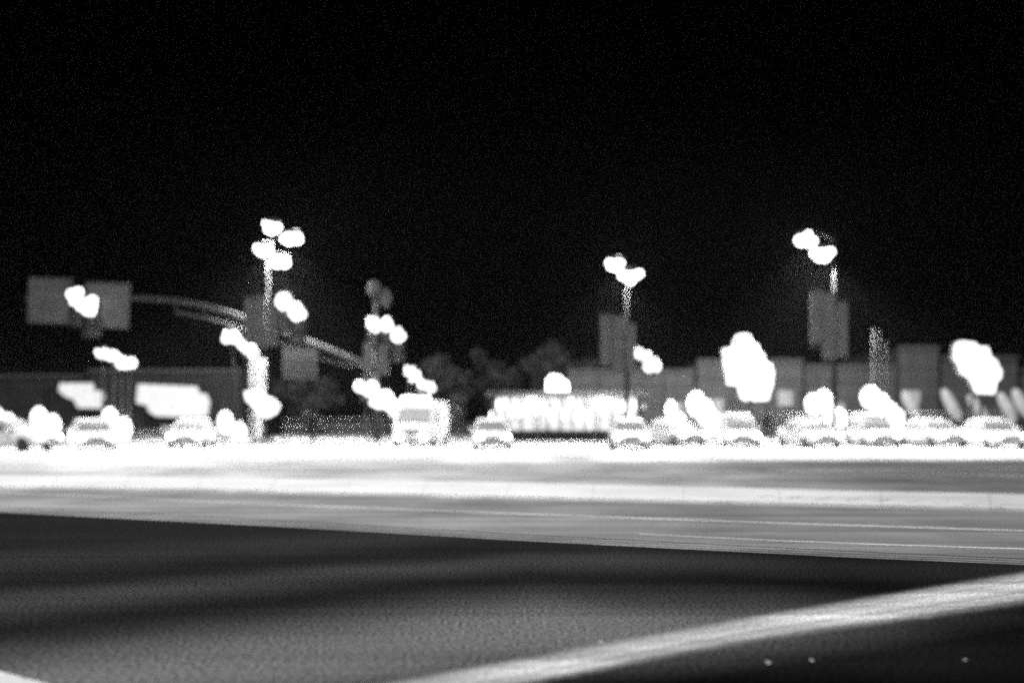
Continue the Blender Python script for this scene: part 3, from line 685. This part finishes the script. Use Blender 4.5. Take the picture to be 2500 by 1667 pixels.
# ------------------------------------------------------------------ vehicles
def loft(bm, secs):
    rings = [[bm.verts.new(p) for p in s] for s in secs]; n = len(rings[0])
    for a, b in zip(rings, rings[1:]):
        for k in range(n): bm.faces.new((a[k], a[(k + 1) % n], b[(k + 1) % n], b[k]))
    bm.faces.new(rings[0][::-1]); bm.faces.new(rings[-1])
    bmesh.ops.recalc_face_normals(bm, faces=bm.faces[:])
def section(x, hw, z0, z1, tw=.9, bw_=.92, rnd=.12):
    """closed rounded section at length x (front is -x): half-width hw, bottom z0, top z1"""
    h = z1 - z0
    pr = [(bw_ * .9, z0), (bw_, z0 + h * .06), (1.0, z0 + h * .35), (.985, z0 + h * .7), (tw, z0 + h * .93), (tw - rnd, z1)]
    return [(x, hw * a, z) for a, z in pr] + [(x, -hw * a, z) for a, z in pr[::-1]]
def wheel(t, x, y, r=.32, w=.2):
    s = 1 if y > 0 else -1
    def disc(prof):
        bm = bmesh.new(); lathe(bm, prof, (0, 0, 0), 18)
        for v in bm.verts: v.co = Vector((x + v.co.x, y + v.co.z * s, r + v.co.y))
        bmesh.ops.recalc_face_normals(bm, faces=bm.faces[:]); return bm
    ty = obj('wheel', disc([(r * .62, -w / 2), (r * .9, -w / 2), (r, -w * .35), (r, w * .35), (r * .9, w / 2), (r * .62, w / 2)]), M['tyre'], t, True)
    obj('rim', disc([(r * .6, -w * .3), (r * .6, w * .42), (r * .3, w * .34), (.03, w * .44)]), M['rim'], ty)

def car(px, D, heading, label, paint, beam=9000, kind='sedan', py=None):
    """front at local -x; heading rotates about z (90 deg = front towards the camera)"""
    b = P(px, 0, D); t = thing('car', label, 'car', (b.x, D, .0), heading, 'cars on the far lanes')
    pm = mat('car_paint', paint, .28, .04, 2, 0, spec=.5)
    L, W = 4.5, .89
    st = [(-2.25, .66, .34, .62), (-2.18, .78, .24, .70), (-1.9, .86, .2, .76), (-1.2, W, .2, .86), (-.7, W, .2, .92), (0, W, .2, .94), (.9, W, .2, .95), (1.6, W, .2, .97), (2.05, .85, .22, .95), (2.2, .78, .28, .88), (2.25, .68, .36, .8)]
    bm = bmesh.new(); loft(bm, [section(*s) for s in st]); obj('body', bm, pm, t, True)
    hi = 1.46 if kind == 'sedan' else 1.72
    rear = 1.55 if kind == 'sedan' else 2.12
    cab = [(-.95, .70, .90, .93), (-.3, .72, .90, hi - .1), (.0, .70, .90, hi - .02), (.6, .70, .90, hi), (rear - .45, .69, .90, hi - .07), (rear, .68, .90, .97)]
    bm = bmesh.new(); loft(bm, [section(x, hw * 1.12, z0, z1, .82, 1.0, .1) for x, hw, z0, z1 in cab]); cb = obj('window', bm, M['glass'], t, True)
    rf = [(-.34, .60, hi - .13, hi - .085), (.0, .63, hi - .05, hi - .003), (.6, .64, hi - .03, hi + .02), (rear - .5, .62, hi - .1, hi - .045)]
    bm = bmesh.new(); loft(bm, [[(x, w, z0), (x, w * .96, z1), (x, -w * .96, z1), (x, -w, z0)] for x, w, z0, z1 in rf]); obj('roof', bm, pm, t)
    for s in (-1, 1):
        for pa, pb, pr in (((-.98, s * .77, .93), (-.36, s * .64, hi - .1), .035), ((rear - .48, s * .63, hi - .08), (rear, s * .72, .96), .05), ((.25, s * .80, .93), (.22, s * .655, hi - .03), .035)):
            obj('pillar', btube([pa, pb], pr, 6), pm, t)
        obj('mirror', bball((-.72, s * .98, .98), .07, .11, .08, 8, 6), pm, t, True)
        h = obj('headlight', bball((-2.17, s * .60, .64), .1, .19, .10, 14, 8), M['head'], t, True)
        lamp('beam', 'SPOT', beam * 2.0, (-2.36, s * .60, .62), h, .09, aim=(-1, s * .05, -.25), spot=R(28), blend=.6)
        obj('tail_light', bball((2.2, s * .62, .78), .06, .16, .09, 12, 6), M['tail'], t, True)
        obj('door', bbox(-.66, .2, s * .886 - .006, s * .886 + .006, .36, .86, bev=.004), pm, t); obj('door', bbox(.22, 1.0, s * .886 - .006, s * .886 + .006, .36, .87, bev=.004), pm, t)
    obj('grille', bbox(-2.262, -2.2, -.36, .36, .5, .62, bev=.01), M['black_plastic'], t)
    obj('bumper', bbox(-2.29, -2.1, -.62, .62, .27, .42, bev=.03), M['black_plastic'], t)
    obj('number_plate', bbox(-2.302, -2.292, -.26, .26, .3, .41), M['plate'], t)
    for x in (-1.42, 1.38):
        for s in (-1, 1): wheel(t, x, s * .80)
    return t

def van(px, D, heading, label):
    b = P(px, 0, D); t = thing('van', label, 'van', (b.x, D, 0), heading)
    pm = mat('van_paint', .82, .35, .05, 2, 0, spec=.5)
    W = 1.03
    st = [(-2.7, .86, .42, .98), (-2.6, .96, .3, 1.12), (-2.2, W, .26, 1.28), (-1.75, W, .26, 2.05), (-1.5, W, .26, 2.3), (-.8, W, .26, 2.42), (2.4, W, .26, 2.42), (2.6, W * .97, .32, 2.36)]
    bm = bmesh.new(); loft(bm, [section(x, w, z0, z1, .95, .95, .08) for x, w, z0, z1 in st]); obj('body', bm, pm, t)
    bm = bmesh.new(); q = [(-2.24, 1.33), (-1.79, 2.02)]
    a = [(-2.235, -.86, 1.30), (-2.235, .86, 1.30), (-1.80, .82, 1.98), (-1.80, -.82, 1.98)]
    v = [bm.verts.new((x - .04, y, z + .03)) for x, y, z in a]; w = [bm.verts.new((x, y, z)) for x, y, z in a]
    bm.faces.new(v); bm.faces.new(w[::-1])
    for k in range(4): bm.faces.new((v[k], v[(k + 1) % 4], w[(k + 1) % 4], w[k]))
    bmesh.ops.recalc_face_normals(bm, faces=bm.faces[:]); obj('windscreen', bm, M['glass'], t)
    for s in (-1, 1):
        obj('side_window', bbox(-1.6, -.8, s * 1.02 - .015, s * 1.02 + .015, 1.35, 1.95, bev=.01), M['glass'], t)
        obj('door', bbox(-1.7, -.7, s * 1.034 - .006, s * 1.034 + .006, .5, 1.3, bev=.004), pm, t)
        obj('mirror', bbox(-1.86, -1.74, s * 1.1, s * 1.26, 1.3, 1.62, bev=.03) if s > 0 else bbox(-1.86, -1.74, -1.26, -1.1, 1.3, 1.62, bev=.03), M['black_plastic'], t)
        h = obj('headlight', bball((-2.6, s * .72, .84), .1, .2, .17, 14, 8), M['head'], t, True)
        lamp('beam', 'SPOT', 16000, (-2.78, s * .72, .82), h, .1, aim=(-1, s * .05, -.25), spot=R(28), blend=.6)
        obj('added_roof_light', bball((-1.55, s * .7, 2.36), .08, .16, .07, 10, 6), M['lantern'], t, True)
    lb = obj('added_light_bar', bbox(-1.62, -1.5, -.8, .8, 2.40, 2.46, bev=.01), M['black_plastic'], t)  # roof lights, light bar and fog lamps added to brighten the van
    for k in range(5): obj('added_bar_lamp', bball((-1.62, -.64 + k * .32, 2.53), .08, .12, .09, 10, 6), M['lamp'], lb, True)
    for s in (-1, 1): obj('added_fog_lamp', bball((-2.77, s * .62, .5), .05, .12, .1, 10, 6), M['head'], t, True)
    obj('grille', bbox(-2.72, -2.6, -.45, .45, .66, .86, bev=.02), M['black_plastic'], t)
    obj('bumper', bbox(-2.76, -2.5, -.9, .9, .3, .5, bev=.05), M['black_plastic'], t)
    obj('number_plate', bbox(-2.772, -2.762, -.26, .26, .34, .46), M['plate'], t)
    for x in (-1.75, 1.7):
        for s in (-1, 1): wheel(t, x, s * .93, .36, .23)
van(1030, 52, R(84), 'white delivery van facing the camera with headlights on')
TO = R(90)
car(470, 49, TO + R(8), 'white car facing the camera below the wide lit sign', .8, 14000)
car(20, 45, R(168), 'pale car side-on at the left edge, headlights pointing right', .8, 60000)
car(225, 45, R(118), 'white car at left turning towards the camera', .8, 60000)
car(1200, 47, TO + R(3), 'white car facing the camera below the pavilion left end', .82, 22000)
car(1535, 47, TO - R(3), 'white car facing the camera below the pavilion right end', .82, 22000)
car(1648, 53, TO + R(18), 'small silver car just right of the white car below the pavilion right end', .5, 9000)
car(1800, 50, TO - R(5), 'tall silver car facing the camera under the notched sign', .7, 14000, 'wagon')
car(1975, 50, TO + R(7), 'pale car between the notched sign and the flagpoles', .75, 14000)
car(2130, 51, TO - R(5), 'tall pale car below the flagpoles', .75, 14000, 'wagon')
car(2275, 51, TO + R(6), 'silver car below the tall narrow shop', .65, 14000)
car(2420, 48, TO - R(3), 'white car with glaring headlights near the right picture edge', .82, 22000)

# ------------------------------------------------------------------ scraps of litter on the near street
for px, py, sz, lab in ((1468, 1572, .035, 'crumpled white scrap lying at the upper edge of the pale stop band'), (1505, 1568, .022, 'tiny white scrap beside the crumpled one at the stop band'),
                        (1876, 1622, .03, 'small pale scrap on the dark asphalt below the stop band'), (1982, 1618, .035, 'folded pale scrap on the dark asphalt, right of the small one'),
                        (2356, 1614, .02, 'lone tiny scrap at the lower right of the dark asphalt'), (452, 1618, .03, 'pale scrap on the asphalt at lower left')):
    g0 = G(px, py); bm = bmesh.new(); n = 5
    grid = [[bm.verts.new(((i / (n - 1) - .5) * sz * .55, (j / (n - 1) - .5) * sz * 1.0, .004 + random.random() * sz * .7)) for j in range(n)] for i in range(n)]
    for i in range(n - 1):
        for j in range(n - 1): bm.faces.new((grid[i][j], grid[i + 1][j], grid[i + 1][j + 1], grid[i][j + 1]))
    o = obj('paper_scrap', bm, M['plate'], loc=(g0.x, g0.y, .001)); o.rotation_euler.z = random.uniform(0, 3); so = o.modifiers.new('solid', 'SOLIDIFY'); so.thickness = .002
    tag(o, lab, 'litter', 'paper scraps on the near street')

# ------------------------------------------------------------------ night haze
bm = bmesh.new(); box(bm, -330, 330, -70, 340, -1.1, 17.0)
hz = bpy.data.materials.new('thin_haze'); hz.use_nodes = True; nt = hz.node_tree; nt.nodes.clear()
out = nt.nodes.new('ShaderNodeOutputMaterial'); pv = nt.nodes.new('ShaderNodeVolumePrincipled')
pv.inputs['Color'].default_value = (.9, .9, .9, 1); pv.inputs['Density'].default_value = .00008; pv.inputs['Anisotropy'].default_value = .3
nt.links.new(pv.outputs[0], out.inputs['Volume'])
h = obj('haze', bm, hz); tag(h, 'thin night haze glowing around the lamps', kind='stuff')
